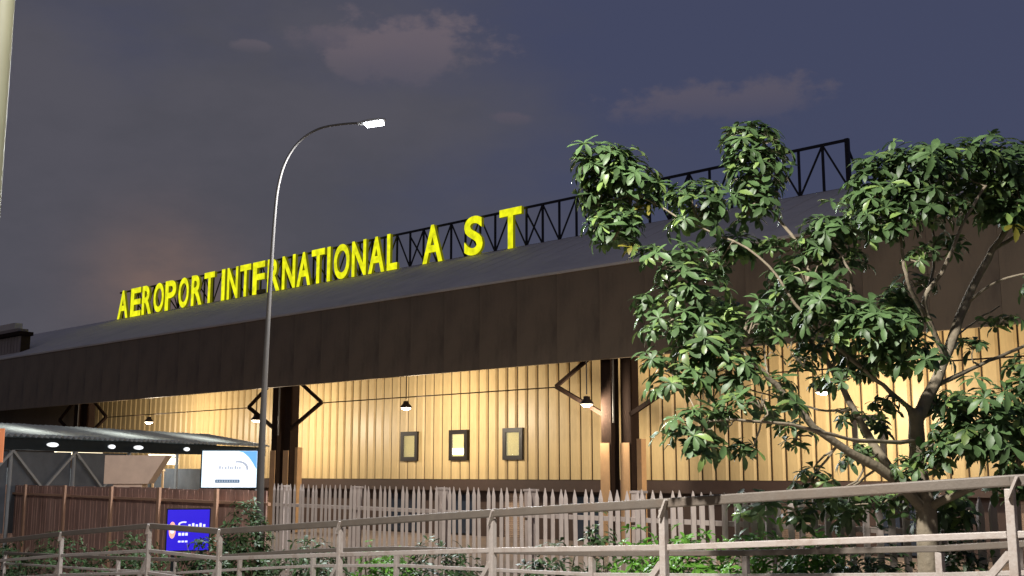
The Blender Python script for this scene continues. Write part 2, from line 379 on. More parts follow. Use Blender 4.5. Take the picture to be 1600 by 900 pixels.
# twin columns with V braces and tie rods
CW = 35.0
for uc in (-70.0, -48.6, -27.2, -5.8):
    c = empty('column', L(uc, CW, 0)); c.parent = term
    for dx, dy in ((-.38, 0), (.38, .25)):
        MB().box(dx - .24, dx + .24, dy - .25, dy + .25, 0, 7.9).build('shaft', M_steel, c)
        MB().box(dx - .265, dx + .16, dy - .29, dy - .252, .1, 4.15).build('casing', M_colbase, c)
    MB().box(-.86, -.64, .05, .35, .1, 4.3).build('casing', M_colbase, c)
    MB().box(.64, .86, .3, .6, .1, 4.3).build('casing', M_colbase, c)
    MB().tube([(.03, -.3, 4.9), (.03, -.3, 7.8)], .035, 8).build('downpipe', M_galv, c)
    for s in (-1, 1):
        tip = (s * 3.1, 0, 6.45)
        MB().bar((s * .6, 0, 5.2), tip, .14, .16).build('brace', M_steel, c)
        MB().bar(tip, (s * .75, 0, 7.85), .13, .14).build('brace', M_steel, c)
for a, b in ((-70, -48.6), (-48.6, -27.2), (-27.2, -5.8)):
    MB().tube([L(a + 3.1, CW, 6.42), L(b - 3.1, CW, 6.42)], .026, 6).build('tie_rod', M_steel, term)

# pendant lamps under the eaves
def pendant(u, w_, zm, energy, label):
    p = empty('pendant_lamp', F(u, w_, zm), RZ); tag(p, label, 'lamp', 'pendant lamps under the eaves')
    MB().lathe([(.04, .34), (.12, .32), (.14, .22), (.25, .10), (.27, .02), (.25, .02), (.12, .20), (.02, .24)], 18).build('shade', M_shade, p, True)
    MB().tube([(0, 0, .40), (0, 0, 7.9 - zm)], .025, 6).build('stem', M_shade, p)
    MB().lathe([(0.0, -.08), (.12, -.06), (.21, -.01), (.23, .05), (0, .08)], 18).build('bulb', M_warm, p, True)
    l = bpy.data.lights.new('lamp_light', 'POINT'); l.energy = energy; l.color = (1, .85, .65); l.shadow_soft_size = .12
    lo = bpy.data.objects.new('lamp_light', l); col.objects.link(lo); lo.parent = p; lo.location = (0, 0, -.24)
    return p
PE = 1240
pendant(-61.8, 35.0, 5.95, PE, 'pendant lamp hanging under the eave above the corrugated walkway roof')
pendant(-51.0, 35.0, 5.72, PE, 'pendant lamp hanging just behind the tall street lamp pole')
pendant(-39.3, 35.0, 5.92, PE, 'pendant lamp hanging above the three small windows')
pendant(-28.15, 34.30, 5.60, PE * .62, 'pendant lamp glowing beside the right hand twin column and its brace')
pendant(-18.6, 35.0, 5.64, PE, 'pendant lamp seen through the tree branches')
pendant(-7.8, 35.0, 5.7, PE, 'pendant lamp at the far right end of the eave')

# ---------------------------------------------------------------- rooftop sign
SW = 42.0; ZB, ZT = 14.32, 16.34
sign = empty('rooftop_sign', F(-50, SW, ZB - .1), RZ)
tag(sign, 'yellow illuminated airport name letters on black steel truss along the roof ridge', 'sign')
def S(u, w_, z): return (u + 50, w_ - SW, z - ZB + .1)
sa, sb = -79.6, -20.9
for z in (ZB, ZT): MB().bar(S(sa, SW + .22, z), S(sb, SW + .22, z), .10, .11).build('chord', M_truss, sign)
pitch = 1.098; k = 0; u = sb
vert = MB().bar((0, 0, 0), (0, 0, ZT - ZB), .09, .09).mesh('upright', M_truss)
while u > sa:
    inst('upright', vert, sign, S(u, SW + .22, ZB))
    if u - pitch > sa:
        a, b = (ZB, ZT) if k % 2 == 0 else (ZT, ZB)
        MB().bar(S(u, SW + .225, a), S(u - pitch, SW + .225, b), .06, .07).build('diagonal', M_truss, sign)
    if k % 4 == 0:
        MB().bar(S(u, SW + .25, ZT - .3), S(u, SW + 2.2, ZB - .55), .07, .07).build('back_stay', M_truss, sign)
    u -= pitch; k += 1
MB().bar(S(sb, SW + .22, ZB - .35), S(sb, SW + .22, ZT + .06), .16, .16).build('end_post', M_truss, sign)
letters = [('A', -79.38, -77.76), ('E', -77.5, -75.94), ('R', -75.86, -74.43), ('O', -74.26, -72.78), ('P', -72.7, -71.17), ('O', -70.94, -69.53), ('R', -69.3, -67.86), ('T', -67.71, -66.36),
 ('I', -65.62, -65.12), ('N', -64.95, -63.61), ('T', -63.48, -62.17), ('F', -62.04, -60.63), ('R', -60.43, -58.99), ('N', -58.87, -57.41), ('A', -57.35, -55.87), ('T', -55.88, -54.5), ('I', -54.36, -53.95),
 ('O', -53.71, -52.15), ('N', -52.04, -50.65), ('A', -50.54, -49.03), ('L', -48.92, -47.94), ('A', -45.94, -44.26), ('S', -42.7, -41.23), ('T', -40.12, -38.48)]
GL = {}
dg = None
def glyph(ch):
    if ch in GL: return GL[ch]
    cu = bpy.data.curves.new('glyph', 'FONT'); cu.body = ch; cu.extrude = .09; cu.offset = .024; cu.resolution_u = 6
    ob = bpy.data.objects.new('glyph', cu); col.objects.link(ob)
    me = bpy.data.meshes.new_from_object(ob.evaluated_get(bpy.context.evaluated_depsgraph_get()))
    bpy.data.objects.remove(ob); bpy.data.curves.remove(cu)
    xs_ = [v.co.x for v in me.vertices]; ys_ = [v.co.y for v in me.vertices]
    x0, x1, y0, y1 = min(xs_), max(xs_), min(ys_), max(ys_)
    for v in me.vertices: v.co = Vector(((v.co.x - x0) / (x1 - x0), -v.co.z, (v.co.y - y0) / (y1 - y0)))
    me.materials.clear(); me.materials.append(M_letter); me.materials.append(M_letterside); me.name = 'letter'; me.update()
    for p in me.polygons: p.material_index = 0 if abs(p.normal.y) > .5 else 1
    GL[ch] = me; return me
for ch, a, b in letters:
    h = ZT - ZB + .08
    o = inst('letter', glyph(ch), sign, S(a + .05, SW, ZB - .03), None, (b - a - .10, 1, h)); o['label'] = 'lit yellow letter ' + ('E with dark foot' if ch == 'F' else ch)
    if ch == 'F':
        MB().box(.30, .95, -.09, .09, .01, .13).build('unlit_bar', M_letteroff, o)

# ---------------------------------------------------------------- hut on the roof at far left
hut = empty('rooftop_hut', F(-83.4, 35.3, 10.9), RZ); tag(hut, 'small grey slatted hut with dark overhanging roof slab at far left on terminal roof', 'hut')
for i in range(12):
    MB().box(-3 + i * .50, -3 + i * .50 + .44, 0, .06, 0, 1.70).build('cladding_panel', M_hut, hut)
MB().box(-3, 3.0, .061, .7, 0, 1.73).build('wall', M_gap, hut)
MB().box(-3.2, 3.22, -.25, .8, 1.74, 2.0).build('roof_slab', M_steel, hut)
MB().box(-3.2, 2.6, -.1, .7, 2.01, 2.25).build('roof_curb', M_hut, hut)
MB().box(-3.2, 1.6, .1, .7, 2.26, 2.75).build('water_tank', M_roof, hut)

# ---------------------------------------------------------------- covered walkway at left
A = Vector((-15.6, 35, 0)); B = Vector((-10.55, 49.6, 0)); dW = (B - A).normalized(); A = A - dW * 5
LEN = (B - A).length; ang = math.atan2(dW.y, dW.x)
walk = empty('covered_walkway', (A.x, A.y, 0), ang); tag(walk, 'low walkway canopy with pale corrugated roof and row of lamps', 'canopy')
ZE = 4.15
nsh = 26; shw = LEN / nsh
cs = MB(); npt = 19
for i in range(npt):
    x = shw * 1.0 * i / (npt - 1); dz = .05 * math.sin(i / (npt - 1) * 2 * math.pi * 3)
    cs.v += [(x, 0, dz), (x, 3.0, .50 + dz)]
for i in range(npt - 1): cs.f.append((2 * i, 2 * i + 2, 2 * i + 3, 2 * i + 1)); cs.m.append(0)
csm = cs.mesh('roof_sheet', M_corr, True)
for i in range(nsh): inst('roof_sheet', csm, walk, (i * shw, -.25, ZE + .012 * (i % 2)))
MB().box(0, LEN, -.05, .12, ZE - .42, ZE - .05).build('edge_beam', M_dark, walk)
MB().box(0, LEN, 2.4, 2.55, ZE - .2, ZE + .25).build('rear_beam', M_dark, walk)
ov = MB(); ov.lathe([(0, 0), (.16, .01), (.2, .04), (.2, .08)], 14)
ovm = ov.mesh('oval_lamp', M_oval, True)
for i in range(13):
    if i in (2, 3, 5, 8, 10, 11): continue
    inst('oval_lamp', ovm, walk, (1.5 + i * 1.45, -.13, ZE - .24), (R(90), 0, 0), (1.3 if i % 3 else .9, .36, 1))
for i in range(4):
    l = bpy.data.lights.new('lamp_light', 'POINT'); l.energy = 150; l.color = (.97, 1, .95); l.shadow_soft_size = .15
    lo = bpy.data.objects.new('lamp_light', l); col.objects.link(lo); lo.parent = walk; lo.location = (2.6 + i * 5, 1.1, ZE - .75)
for i in range(4): MB().box(3.2 + i * 5, 4.9 + i * 5 + (.6 if i == 1 else 0), .4, .5, ZE - .52, ZE - .44).build('tube_or_reflection', M_lit, walk)
for i in range(8):
    x = i * LEN / 7.2
    MB().tube([(x + .1, .05, 0), (x + .1, .05, ZE - .4)], .06, 8).build('post', M_brace, walk)
for i in range(7):
    x = .1 + i * LEN / 7.2; xm = x + LEN / 14.4; x2 = x + LEN / 7.2
    if i < 4:
        MB().bar((x, -.02, ZE - .45), (xm, -.02, 2.5), .05, .08).build('brace', M_brace, walk)
        MB().bar((x2, -.02, ZE - .45), (xm, -.02, 2.5), .05, .08).build('brace', M_brace, walk)
        MB().box(x + .05, x2 - .05, .12, .15, 1.2, ZE - .46).build('shade_screen', M_net, walk)
MB().box(.2, LEN - .2, 2.56, 2.6, .1, 3.2).build('rear_screen', M_net, walk)
for i in range(6): MB().box(13.4 + i * .62, 13.45 + i * .62, 2.2, 2.28, 2.4, 3.5).build('rail_bar', M_colbase, walk)
MB().box(13.4, 16.6, 2.19, 2.29, 3.1, 3.16).build('rail_bar', M_colbase, walk)
MB().box(16.0, 16.9, 1.8, 1.9, 3.35, 3.62).build('lit_panel', M_lit, walk)

bp_ = at(203, 735, 33.5)
booth = empty('booth', (bp_.x, bp_.y, gz_(bp_.x, bp_.y)), R(8)); tag(booth, 'small beige booth with slanted upper panel below the walkway canopy', 'booth')
bz = gz_(bp_.x, bp_.y)
MB().box(-.45, .35, .02, 1.0, 0, 2.70 - bz).build('body', M_booth, booth)
MB().hexa([(-.7, -.04, 2.71 - bz), (.52, -.04, 2.71 - bz), (.52, 1.1, 2.71 - bz), (-.7, 1.1, 2.71 - bz), (-.7, -.04, 3.52 - bz), (1.0, -.04, 3.52 - bz), (1.0, 1.1, 3.52 - bz), (-.7, 1.1, 3.52 - bz)]).build('upper_panel', M_booth, booth)
MB().box(-.12, -.02, -.02, .018, .2, 2.6 - bz).build('door_gap', M_steel, booth)

# ---------------------------------------------------------------- hoarding and palisade fence
FP0, FP1 = Vector((-2.19, 20, 0)), Vector((.636, -.772, 0)).normalized()
def fx(px): # distance along the fence for picture column
    Y = 20 * 1300 / (px + 700); return (Vector(((px - 800) / 1823 * Y, Y, 0)) - FP0).dot(FP1)
FROT = math.atan2(FP1.y, FP1.x)
s_mid, s_end, s_left = fx(426), 12.6, fx(-60)
def fz(s): p = FP0 + FP1 * s; return gz_(p.x, p.y)
ftop = 2.80; frail = 2.40
pal = empty('palisade_fence', (*(FP0 + FP1 * s_mid).xy, fz(s_mid)), FROT); tag(pal, 'pale steel palisade fence with narrow pointed pales in front of terminal', 'fence')
zb0 = fz(s_mid)
plm = MB(); h = 2.1
plm.hexa([(-.045, 0, 0), (0, -.03, 0), (.045, 0, 0), (0, .012, 0), (-.045, 0, h), (0, -.03, h), (.045, 0, h), (0, .012, h)])
plm.hexa([(-.045, 0, h), (0, -.03, h), (.045, 0, h), (0, .012, h), (-.008, 0, h + .12), (0, -.008, h + .13), (.008, 0, h + .12), (0, .004, h + .12)])
plme = plm.mesh('pale', M_pale)
s = 0.1; i = 0
while s + s_mid < s_end:
    tz = ftop - .02 * (s + s_mid) / 10
    o = inst('pale', plme, pal, (s, 0, tz - 2.23 - zb0 + random.uniform(-.012, .012)), (random.uniform(-.012, .012), random.uniform(-.016, .016), random.uniform(-.05, .05))); s += .165
for zz in (frail, 1.15):
    MB().box(0, s_end - s_mid, .02, .07, zz - zb0 - .03, zz - zb0 + .03).build('rail', M_pale, pal)
for px in (436, 548, 680, 818, 985, 1190, 1450, 1720):
    s = fx(px) - s_mid
    p = MB().box(s - .075, s + .075, .075, .2, -.3, 2.74 - zb0).build('post', M_pale, pal)
    MB().box(s - .095, s + .095, .06, .215, 2.742 - zb0, 2.775 - zb0).build('post_cap', M_pale, p)
hor = empty('hoarding_fence', (*(FP0 + FP1 * (s_mid - .1)).xy, fz(s_mid)), FROT); tag(hor, 'red brown sheet hoarding with tan posts below the walkway canopy', 'fence')
s = s_left - s_mid
while s < -.9:
    wdt = .78
    MB().box(s, s + wdt, .1, .125, fz(s + s_mid) - zb0 - .2, 2.66 - zb0 + random.uniform(-.015, .015)).build('sheet', M_red, hor)
    for q in (.2, .58): MB().bar((s + q, .093, fz(s + s_mid) - zb0 - .2), (s + q, .093, 2.62 - zb0), .05, .014, (0, 1, 0)).build('sheet_rib', M_red, hor)
    s += .80
for zz in (frail, ): MB().box(s_left - s_mid, -.05, .0, .06, zz - zb0 - .03, zz - zb0 + .03).build('rail', M_hpost, hor)
for px in (-30, 45, 107, 180, 255, 345): 
    s = fx(px) - s_mid; MB().box(s - .07, s + .07, -.06, -.004, -.6, 2.68 - zb0).build('post', M_hpost, hor)

# ---------------------------------------------------------------- ramp railing in the foreground
rp = [(5.69, 6.4, 3.10), (3.49, 8.2, 2.95), (1.29, 10.0, 2.75), (-.197, 12.0, 2.60), (-2.09, 14.3, 2.40), (-4.07, 16.4, 2.205), (-5.55, 18.0, 2.21), (-7.84, 20.5, 1.965), (-10.0, 22.8, 1.70)]
rp = [Vector(p) for p in rp]
rail = empty('ramp_railing', (rp[4].x, rp[4].y, rp[4].z - 1.05)); tag(rail, 'pale painted steel railing with braced posts running along the near edge of the ramp', 'railing')
ro = Vector(rail.location)
LN = Vector((-.66, .75, 0)).normalized(); NN = Vector((.75, .66, 0)).normalized()
for i, p in enumerate(rp):
    q = p - ro
    dr = ((rp[min(i + 1, len(rp) - 1)] - rp[max(i - 1, 0)])); dr.z = 0; dr.normalize(); nr = Vector((dr.y, -dr.x, 0))
    if nr.y > 0: nr = -nr
    po = MB().bar(q + Vector((0, 0, -1.12)), q + Vector((0, 0, -.055)), .062, .062, dr).build('post', M_rail, rail, bevel=.006)
    MB().bar(q + Vector((0, 0, -.50)) + nr * .0 + dr * .03, q + Vector((0, 0, -1.10)) + dr * .55, .05, .05).build('brace', M_rail, po)
    MB().bar(q + Vector((0, 0, -.12)) + nr * .045, q + Vector((0, 0, .03)) + nr * .045 - dr * .07, .05, .018).build('bracket', M_rail, po)
    MB().box(q.x - .09, q.x + .09, q.y - .09, q.y + .09, q.z - 1.135, q.z - 1.12).build('base_plate', M_rail, po)
for a, b in zip(rp, rp[1:]):
    a = a - ro; b = b - ro; d = (b - a).normalized()
    MB().bar(a - d * .03, b + d * .03 * 0, .07, .082).build('handrail', M_hand, rail, bevel=.012)
    for dz, tt in ((-.37, .05), (-.70, .045)):
        MB().bar(a + Vector((0, 0, dz)) + d * .036, b + Vector((0, 0, dz)) - d * .036, .035, tt).build('mid_rail', M_rail, rail, bevel=.006)
fr = []
for px, py, Y in ((1700, 850, 8.4), (1468, 862, 9.9), (1165, 868, 11.3), (925, 869, 12.5), (620, 860, 15.4), (490, 863, 16.9), (375, 870, 18.3), (275, 877, 19.7), (185, 874, 20.9), (8, 866, 25.1)):
    fr.append(at(px, py, Y))
lrail = empty('lower_railing', (fr[4].x, fr[4].y, fr[4].z - 1)); tag(lrail, 'lower painted steel railing on far side of ramp in front of shrubs', 'railing'); lo_ = Vector(lrail.location)
for p in fr:
    q = p - lo_; MB().bar(q + Vector((0, 0, -1.3)), q + Vector((0, 0, -.005)), .06, .06, LN).build('post', M_rail, lrail, bevel=.005)
for a, b in zip(fr, fr[1:]):
    a = a - lo_; b = b - lo_
    MB().bar(a + Vector((0, 0, .025)), b + Vector((0, 0, .025)), .06, .055).build('handrail', M_hand, lrail, bevel=.008)
    MB().bar(a + Vector((0, 0, -.19)), b + Vector((0, 0, -.19)), .03, .04).build('mid_rail', M_rail, lrail, bevel=.005)
rm = MB()
for a, b in zip(rp, rp[1:]):
    o1, o2 = -NN * .12, NN * 1.05
    z = Vector((0, 0, 1.13)); zl = Vector((0, 0, 2.2))
    rm.hexa([a + o1 - zl, b + o1 - zl, b + o2 - zl, a + o2 - zl, a + o1 - z, b + o1 - z, b + o2 - z, a + o2 - z])
tag(rm.build('ramp', M_conc), kind='structure')

# ---------------------------------------------------------------- street lamps
def street_lamp(base, pts, rads, head_dir, energy, label, colr, spot=150, aim=None, pm=None):
    sp_, sr_ = [Vector(pts[0])], [rads[0]]
    for i in range(len(pts) - 1):                   # smooth the swan neck
        p0, p1, p2, p3 = [Vector(pts[min(max(j, 0), len(pts) - 1)]) for j in (i - 1, i, i + 1, i + 2)]
        for k in range(1, 6):
            t = k / 5; sp_.append(.5 * ((2 * p1) + (p2 - p0) * t + (2 * p0 - 5 * p1 + 4 * p2 - p3) * t * t + (3 * p1 - p0 - 3 * p2 + p3) * t ** 3)); sr_.append(rads[i] + (rads[i + 1] - rads[i]) * t)
    pts, rads = sp_, sr_
    s = empty('street_lamp', base); tag(s, label, 'street lamp', 'street lamps')
    MB().tube(pts, rads, 16).build('pole', pm or M_galv, s, True)
    MB().box(-.2, .2, -.2, .2, -.05, .03).build('base_plate', M_galv, s)
    e = Vector(pts[-1]); d = Vector(head_dir).normalized()
    sd_ = d.cross(Vector((0, 0, 1))).normalized(); up = sd_.cross(d)
    hd = MB(); secs = [(-.10, .035, .03), (0, .08, .045), (.15, .12, .055), (.38, .11, .045), (.48, .05, .025)]
    for t, w_, hh in secs: hd.v += [tuple(e + d * t + sd_ * w_ * math.cos(a) + up * hh * math.sin(a)) for a in [k * math.pi / 5 for k in range(10)]]
    for i in range(len(secs) - 1):
        for k in range(10): hd.f.append((i * 10 + k, i * 10 + (k + 1) % 10, (i + 1) * 10 + (k + 1) % 10, (i + 1) * 10 + k)); hd.m.append(0)
    hd.f += [tuple(range(10)), tuple(range(40, 50))]; hd.m += [0, 0]
    h_ = hd.build('lamp_head', M_lamphead, s, True)
    c = e + d * .25
    le = MB().hexa([c + d * a + sd_ * b + up * z for z in (-.085, -.04) for a, b in ((-.18, -.09), (.18, -.09), (.18, .09), (-.18, .09))]).build('lens', M_ledw, h_)
    l = bpy.data.lights.new('lamp_light', 'SPOT'); l.energy = energy; l.color = colr; l.spot_size = R(spot); l.spot_blend = .35; l.shadow_soft_size = .22
    lo = bpy.data.objects.new('lamp_light', l); col.objects.link(lo); lo.parent = s; lo.location = c - up * .16
    if aim is not None: lo.rotation_euler = Vector(aim).to_track_quat('-Z', 'Y').to_euler()
    return s
pb = at(411, 740, 22.4); pz = gz_(pb.x, pb.y)
def sp(x, y): q = at(x, y, 22.4); return (q.x - pb.x, 0, q.z - pz)
street_lamp((pb.x, pb.y, pz), [(0, 0, 0), sp(409, 700), sp(420, 480), sp(429, 340), sp(436, 285), sp(449, 247), sp(470, 219), sp(499, 201), sp(535, 194), sp(566, 192)],
            [.075, .066, .044, .031, .027, .025, .023, .022, .022, .022], (1, -.15, .10), 5600, 'tall street lamp with curved arm and lit head in front of the sign', (.93, .96, 1), 168)
nb_ = Vector((-3.14, 6.72, 0)); nz = gz_(nb_.x, nb_.y)
street_lamp((nb_.x, nb_.y, nz), [(0, 0, 0), (0, 0, 3), (0, 0, 7.0), (.03, -.05, 7.6), (.2, -.3, 8.1), (.6, -.75, 8.45), (1.0, -1.2, 8.55)], [.085, .078, .07, .065, .06, .055, .05], (.65, -.75, .08), 8800,
            'near street lamp pole cut off by the left edge of the picture', (1, .95, .89), 160, aim=(.25, .35, -1), pm=M_olive)

# ---------------------------------------------------------------- signs at left
def local_box_sign(): pass
bc = at(358.5, 733, 31); bbz = gz_(bc.x, bc.y)
bb = empty('billboard', (bc.x, bc.y, bbz), R(6)); tag(bb, 'white and pale blue illuminated billboard with curved swoosh on two legs', 'billboard')
bw, bh, zc = .715, .48, bc.z - bbz
MB().box(-bw - .04, bw + .04, .0, .16, zc - bh - .04, zc + bh + .04).build('case', M_dark, bb, bevel=.01)
MB().box(-bw, bw, -.012, -.002, zc - bh, zc + bh).build('lit_face', M_bb, bb)
def flat(name, pts, m, y, par): 
    q = MB(); q.face([(x, y, z) for x, z in pts]); return q.build(name, m, par)
el = lambda cx, cz, rx, rz, a0=0, a1=360, n=28: [(cx + rx * math.cos(R(a0 + (a1 - a0) * k / n)), cz + rz * math.sin(R(a0 + (a1 - a0) * k / n))) for k in range(n + 1)]
flat('white_field', [(-.5, zc - bh + .01)] + el(.08, zc - .1, .58, .5, 180, 0) + [(.66, zc - bh + .01)], M_bbw, -.015, bb)
flat('blue_corner', [(bw - .005, zc + bh - .005), (.22, zc + bh - .005)] + [(.22 + .45 * t, zc + bh - .005 - .42 * t * t) for t in (.3, .6, .85, 1)] + [(bw - .005, zc + .0)], M_bbb, -.016, bb)
sw_o = el(.24, zc + .02, .26, .2, 110, -10, 14); sw_i = el(.22, zc + .0, .22, .17, -10, 110, 14)
q = MB()
for k in range(14): q.face([(sw_o[k][0], -.019, sw_o[k][1]), (sw_o[k + 1][0], -.019, sw_o[k + 1][1]), (sw_i[13 - k][0], -.019, sw_i[13 - k][1]), (sw_i[14 - k][0], -.019, sw_i[14 - k][1])])
q.build('swoosh', M_bbg, bb)
q = MB()
for k, x in enumerate([-.27, -.2, -.12, -.05, .01, .07, .13, .19, .25]): q.box(x, x + (.04 if k % 2 else .05), -.02, -.017, zc + .0, zc + (.06 if k % 3 else .085))
q.build('printed_line', M_bbg, bb)
MB().box(-.36, .28, -.02, -.017, zc - .36, zc - .27).build('printed_band', M_bbd, bb)
q = MB()
for k in range(9): q.box(-.32 + k * .065, -.285 + k * .065, -.023, -.0205, zc - .335, zc - .295)
q.build('band_lettering', M_bbg, bb)
for x in (-.18, .22): MB().box(x - .04, x + .04, .04, .12, -.2, zc - bh - .045).build('leg', M_galv, bb)

sc_ = at(294, 828, 21.5); sz = gz_(sc_.x, sc_.y)
bs = empty('blue_sign', (sc_.x, sc_.y, sz), R(18)); tag(bs, 'bright blue illuminated sign with white lettering half hidden by a bush', 'sign')
zc = sc_.z - sz; bw, bh = .37, .365
MB().box(-bw - .02, bw + .02, .0, .1, zc - bh - .02, zc + bh + .02).build('case', M_dark, bs)
MB().box(-bw, bw, -.01, -.002, zc - bh, zc + bh).build('lit_face', M_blue, bs)
flat('pink_emblem', el(-.28, zc - .0, .06, .15), M_pinkp, -.016, bs)
flat('emblem_highlight', el(-.28, zc - .02, .035, .04), M_white, -.018, bs)
q = MB()
ro_, ri_ = el(-.08, zc + .10, .10, .055, 60, 300, 12), el(-.08, zc + .10, .07, .03, 60, 300, 12)
for k in range(12): q.face([(ro_[k][0], -.016, ro_[k][1]), (ro_[k + 1][0], -.016, ro_[k + 1][1]), (ri_[k + 1][0], -.016, ri_[k + 1][1]), (ri_[k][0], -.016, ri_[k][1])])
for k in range(5): q.box(.0 + k * .065, .04 + k * .065, -.017, -.012, zc + .055, zc + (.12 if k % 2 else .1))
q.build('white_lettering', M_white, bs)['kind'] = 'stuff'
q = MB()
for k in range(3): q.box(-.17 + k * .06, -.125 + k * .06, -.017, -.012, zc - .1, zc - .05); q.box(-.17 + k * .06, -.125 + k * .06, -.017, -.012, zc - .22, zc - .19)
q.build('small_lettering', M_white, bs)['kind'] = 'stuff'
for x in (-.25, .25): MB().box(x - .03, x + .03, .03, .08, -.2, zc - bh - .025).build('leg', M_dark, bs)

oc = at(-4, 695, 30); oz = gz_(oc.x, oc.y)
ob = empty('orange_banner', (oc.x, oc.y, oz)); tag(ob, 'orange upright banner panel at the left edge of the picture', 'banner')
MB().box(-.5, .15, 0, .05, oc.z - oz - .45, oc.z - oz + .42).build('panel', M_orange, ob)
MB().tube([(-.18, .03, -.1), (-.18, .03, oc.z - oz - .44)], .035, 8).build('pole', M_galv, ob)

# ---------------------------------------------------------------- foliage
def leaf_mesh(ln, wd, droop, fold):
    """obovate leaf along +x, drooping in -z, creased along the midrib"""
    st = [(0, .06), (.3, .55), (.62, 1.0), (.86, .72)]
    v = []; f = []
    for t, w_ in st:
        z = -droop * ln * t * t; x = ln * t * (1 - .2 * droop * t)
        ww = wd / 2 * w_
        v += [(x, -ww, z + fold * ww), (x, 0, z), (x, ww, z + fold * ww)]
    for i in range(3):
        b = i * 3
        f += [(b, b + 3, b + 4, b + 1), (b + 1, b + 4, b + 5, b + 2)]
    v.append((ln * (1 - .2 * droop), 0, -droop * ln)); f += [(9, 12, 10), (10, 12, 11)]
    return v, f
class Foliage:
    def __init__(s): s.items = []                   # (matrix, mesh variant, score)
    def whorl(s, p, axis, n, ln, wd, spread=R(75), score=0, var=None):
        axis = axis.normalized(); x = axis.orthogonal().normalized(); y = axis.cross(x); ph = random.uniform(0, 6.3)
        for k in range(n):
            a = ph + 2 * math.pi * k / n + random.uniform(-.3, .3); sp_ = spread + random.uniform(-.35, .35)
            d = (x * math.cos(a) + y * math.sin(a)) * math.sin(sp_) + axis * math.cos(sp_)
            up = (axis - d * axis.dot(d))
            if up.length < .05: up = x
            up = (up.normalized() + Vector((random.uniform(-.3, .3), random.uniform(-.3, .3), .3)))
            yv = up.cross(d).normalized(); zv = d.cross(yv)
            L_ = ln * random.uniform(.55, 1.25)
            m = Matrix(((d.x * L_, yv.x * L_, zv.x * L_, p.x), (d.y * L_, yv.y * L_, zv.y * L_, p.y), (d.z * L_, yv.z * L_, zv.z * L_, p.z), (0, 0, 0, 1)))
            s.items.append((m, random.randrange(len(VAR)) if var is None else var, score + random.uniform(0, .1)))
VAR = [leaf_mesh(1, .40, .35, .25), leaf_mesh(1, .36, .55, .35), leaf_mesh(1, .44, .2, .15), leaf_mesh(1, .38, .75, .3)]
def join_leaves(items, name, m, parent, loc, kind='stuff'):
    mb = MB(); il = Vector(loc)
    for mt, vi, _ in items:
        v, f = VAR[vi]; b = len(mb.v)
        for q in v: w_ = mt @ Vector(q); mb.v.append((w_.x - il.x, w_.y - il.y, w_.z - il.z))
        for q in f: mb.f.append(tuple(b + i for i in q)); mb.m.append(0)
    o = mb.build(name, m, parent, True); o['kind'] = kind; return o

# the broad-leaved tree at right
TY = 10.8
tb = at(1446, 790, TY); tz0 = gz_(tb.x, tb.y)
tree = empty('tree', (tb.x, tb.y, tz0)); tag(tree, 'broad leaved tree with several stems and whorls of drooping glossy leaves', 'tree')
tl = Vector(tree.location)
def P(x, y, dy=0): return at(x, y, TY + dy) - tl
SAMP = []
def limb(name, pts, r0, r1, n=9):
    # smooth polyline by Catmull-Rom, slight wobble
    out_ = []
    for i in range(len(pts) - 1):
        p0, p1, p2, p3 = pts[max(i - 1, 0)], pts[i], pts[i + 1], pts[min(i + 2, len(pts) - 1)]
        for k in range(5):
            t = k / 5
            out_.append(.5 * ((2 * p1) + (p2 - p0) * t + (2 * p0 - 5 * p1 + 4 * p2 - p3) * t * t + (3 * p1 - p0 - 3 * p2 + p3) * t ** 3))
    out_.append(pts[-1]); m = len(out_)
    rs = [r0 + (r1 - r0) * (i / (m - 1)) ** .8 for i in range(m)]
    SAMP.extend((p, r) for p, r in zip(out_[3:], rs[3:]))
    rs = [r * random.uniform(.93, 1.08) for r in rs]
    out_ = [out_[0]] + [p + Vector((random.uniform(-1, 1), random.uniform(-1, 1), random.uniform(-1, 1))) * .008 for p in out_[1:]]
    return MB().tube(out_, rs, n).build(name, M_bark, tree, True)
limb('trunk', [Vector((0, 0, -.15)), Vector((0, 0, .4)), P(1446, 800), P(1434, 720), P(1430, 640)], .115, .07, 12)
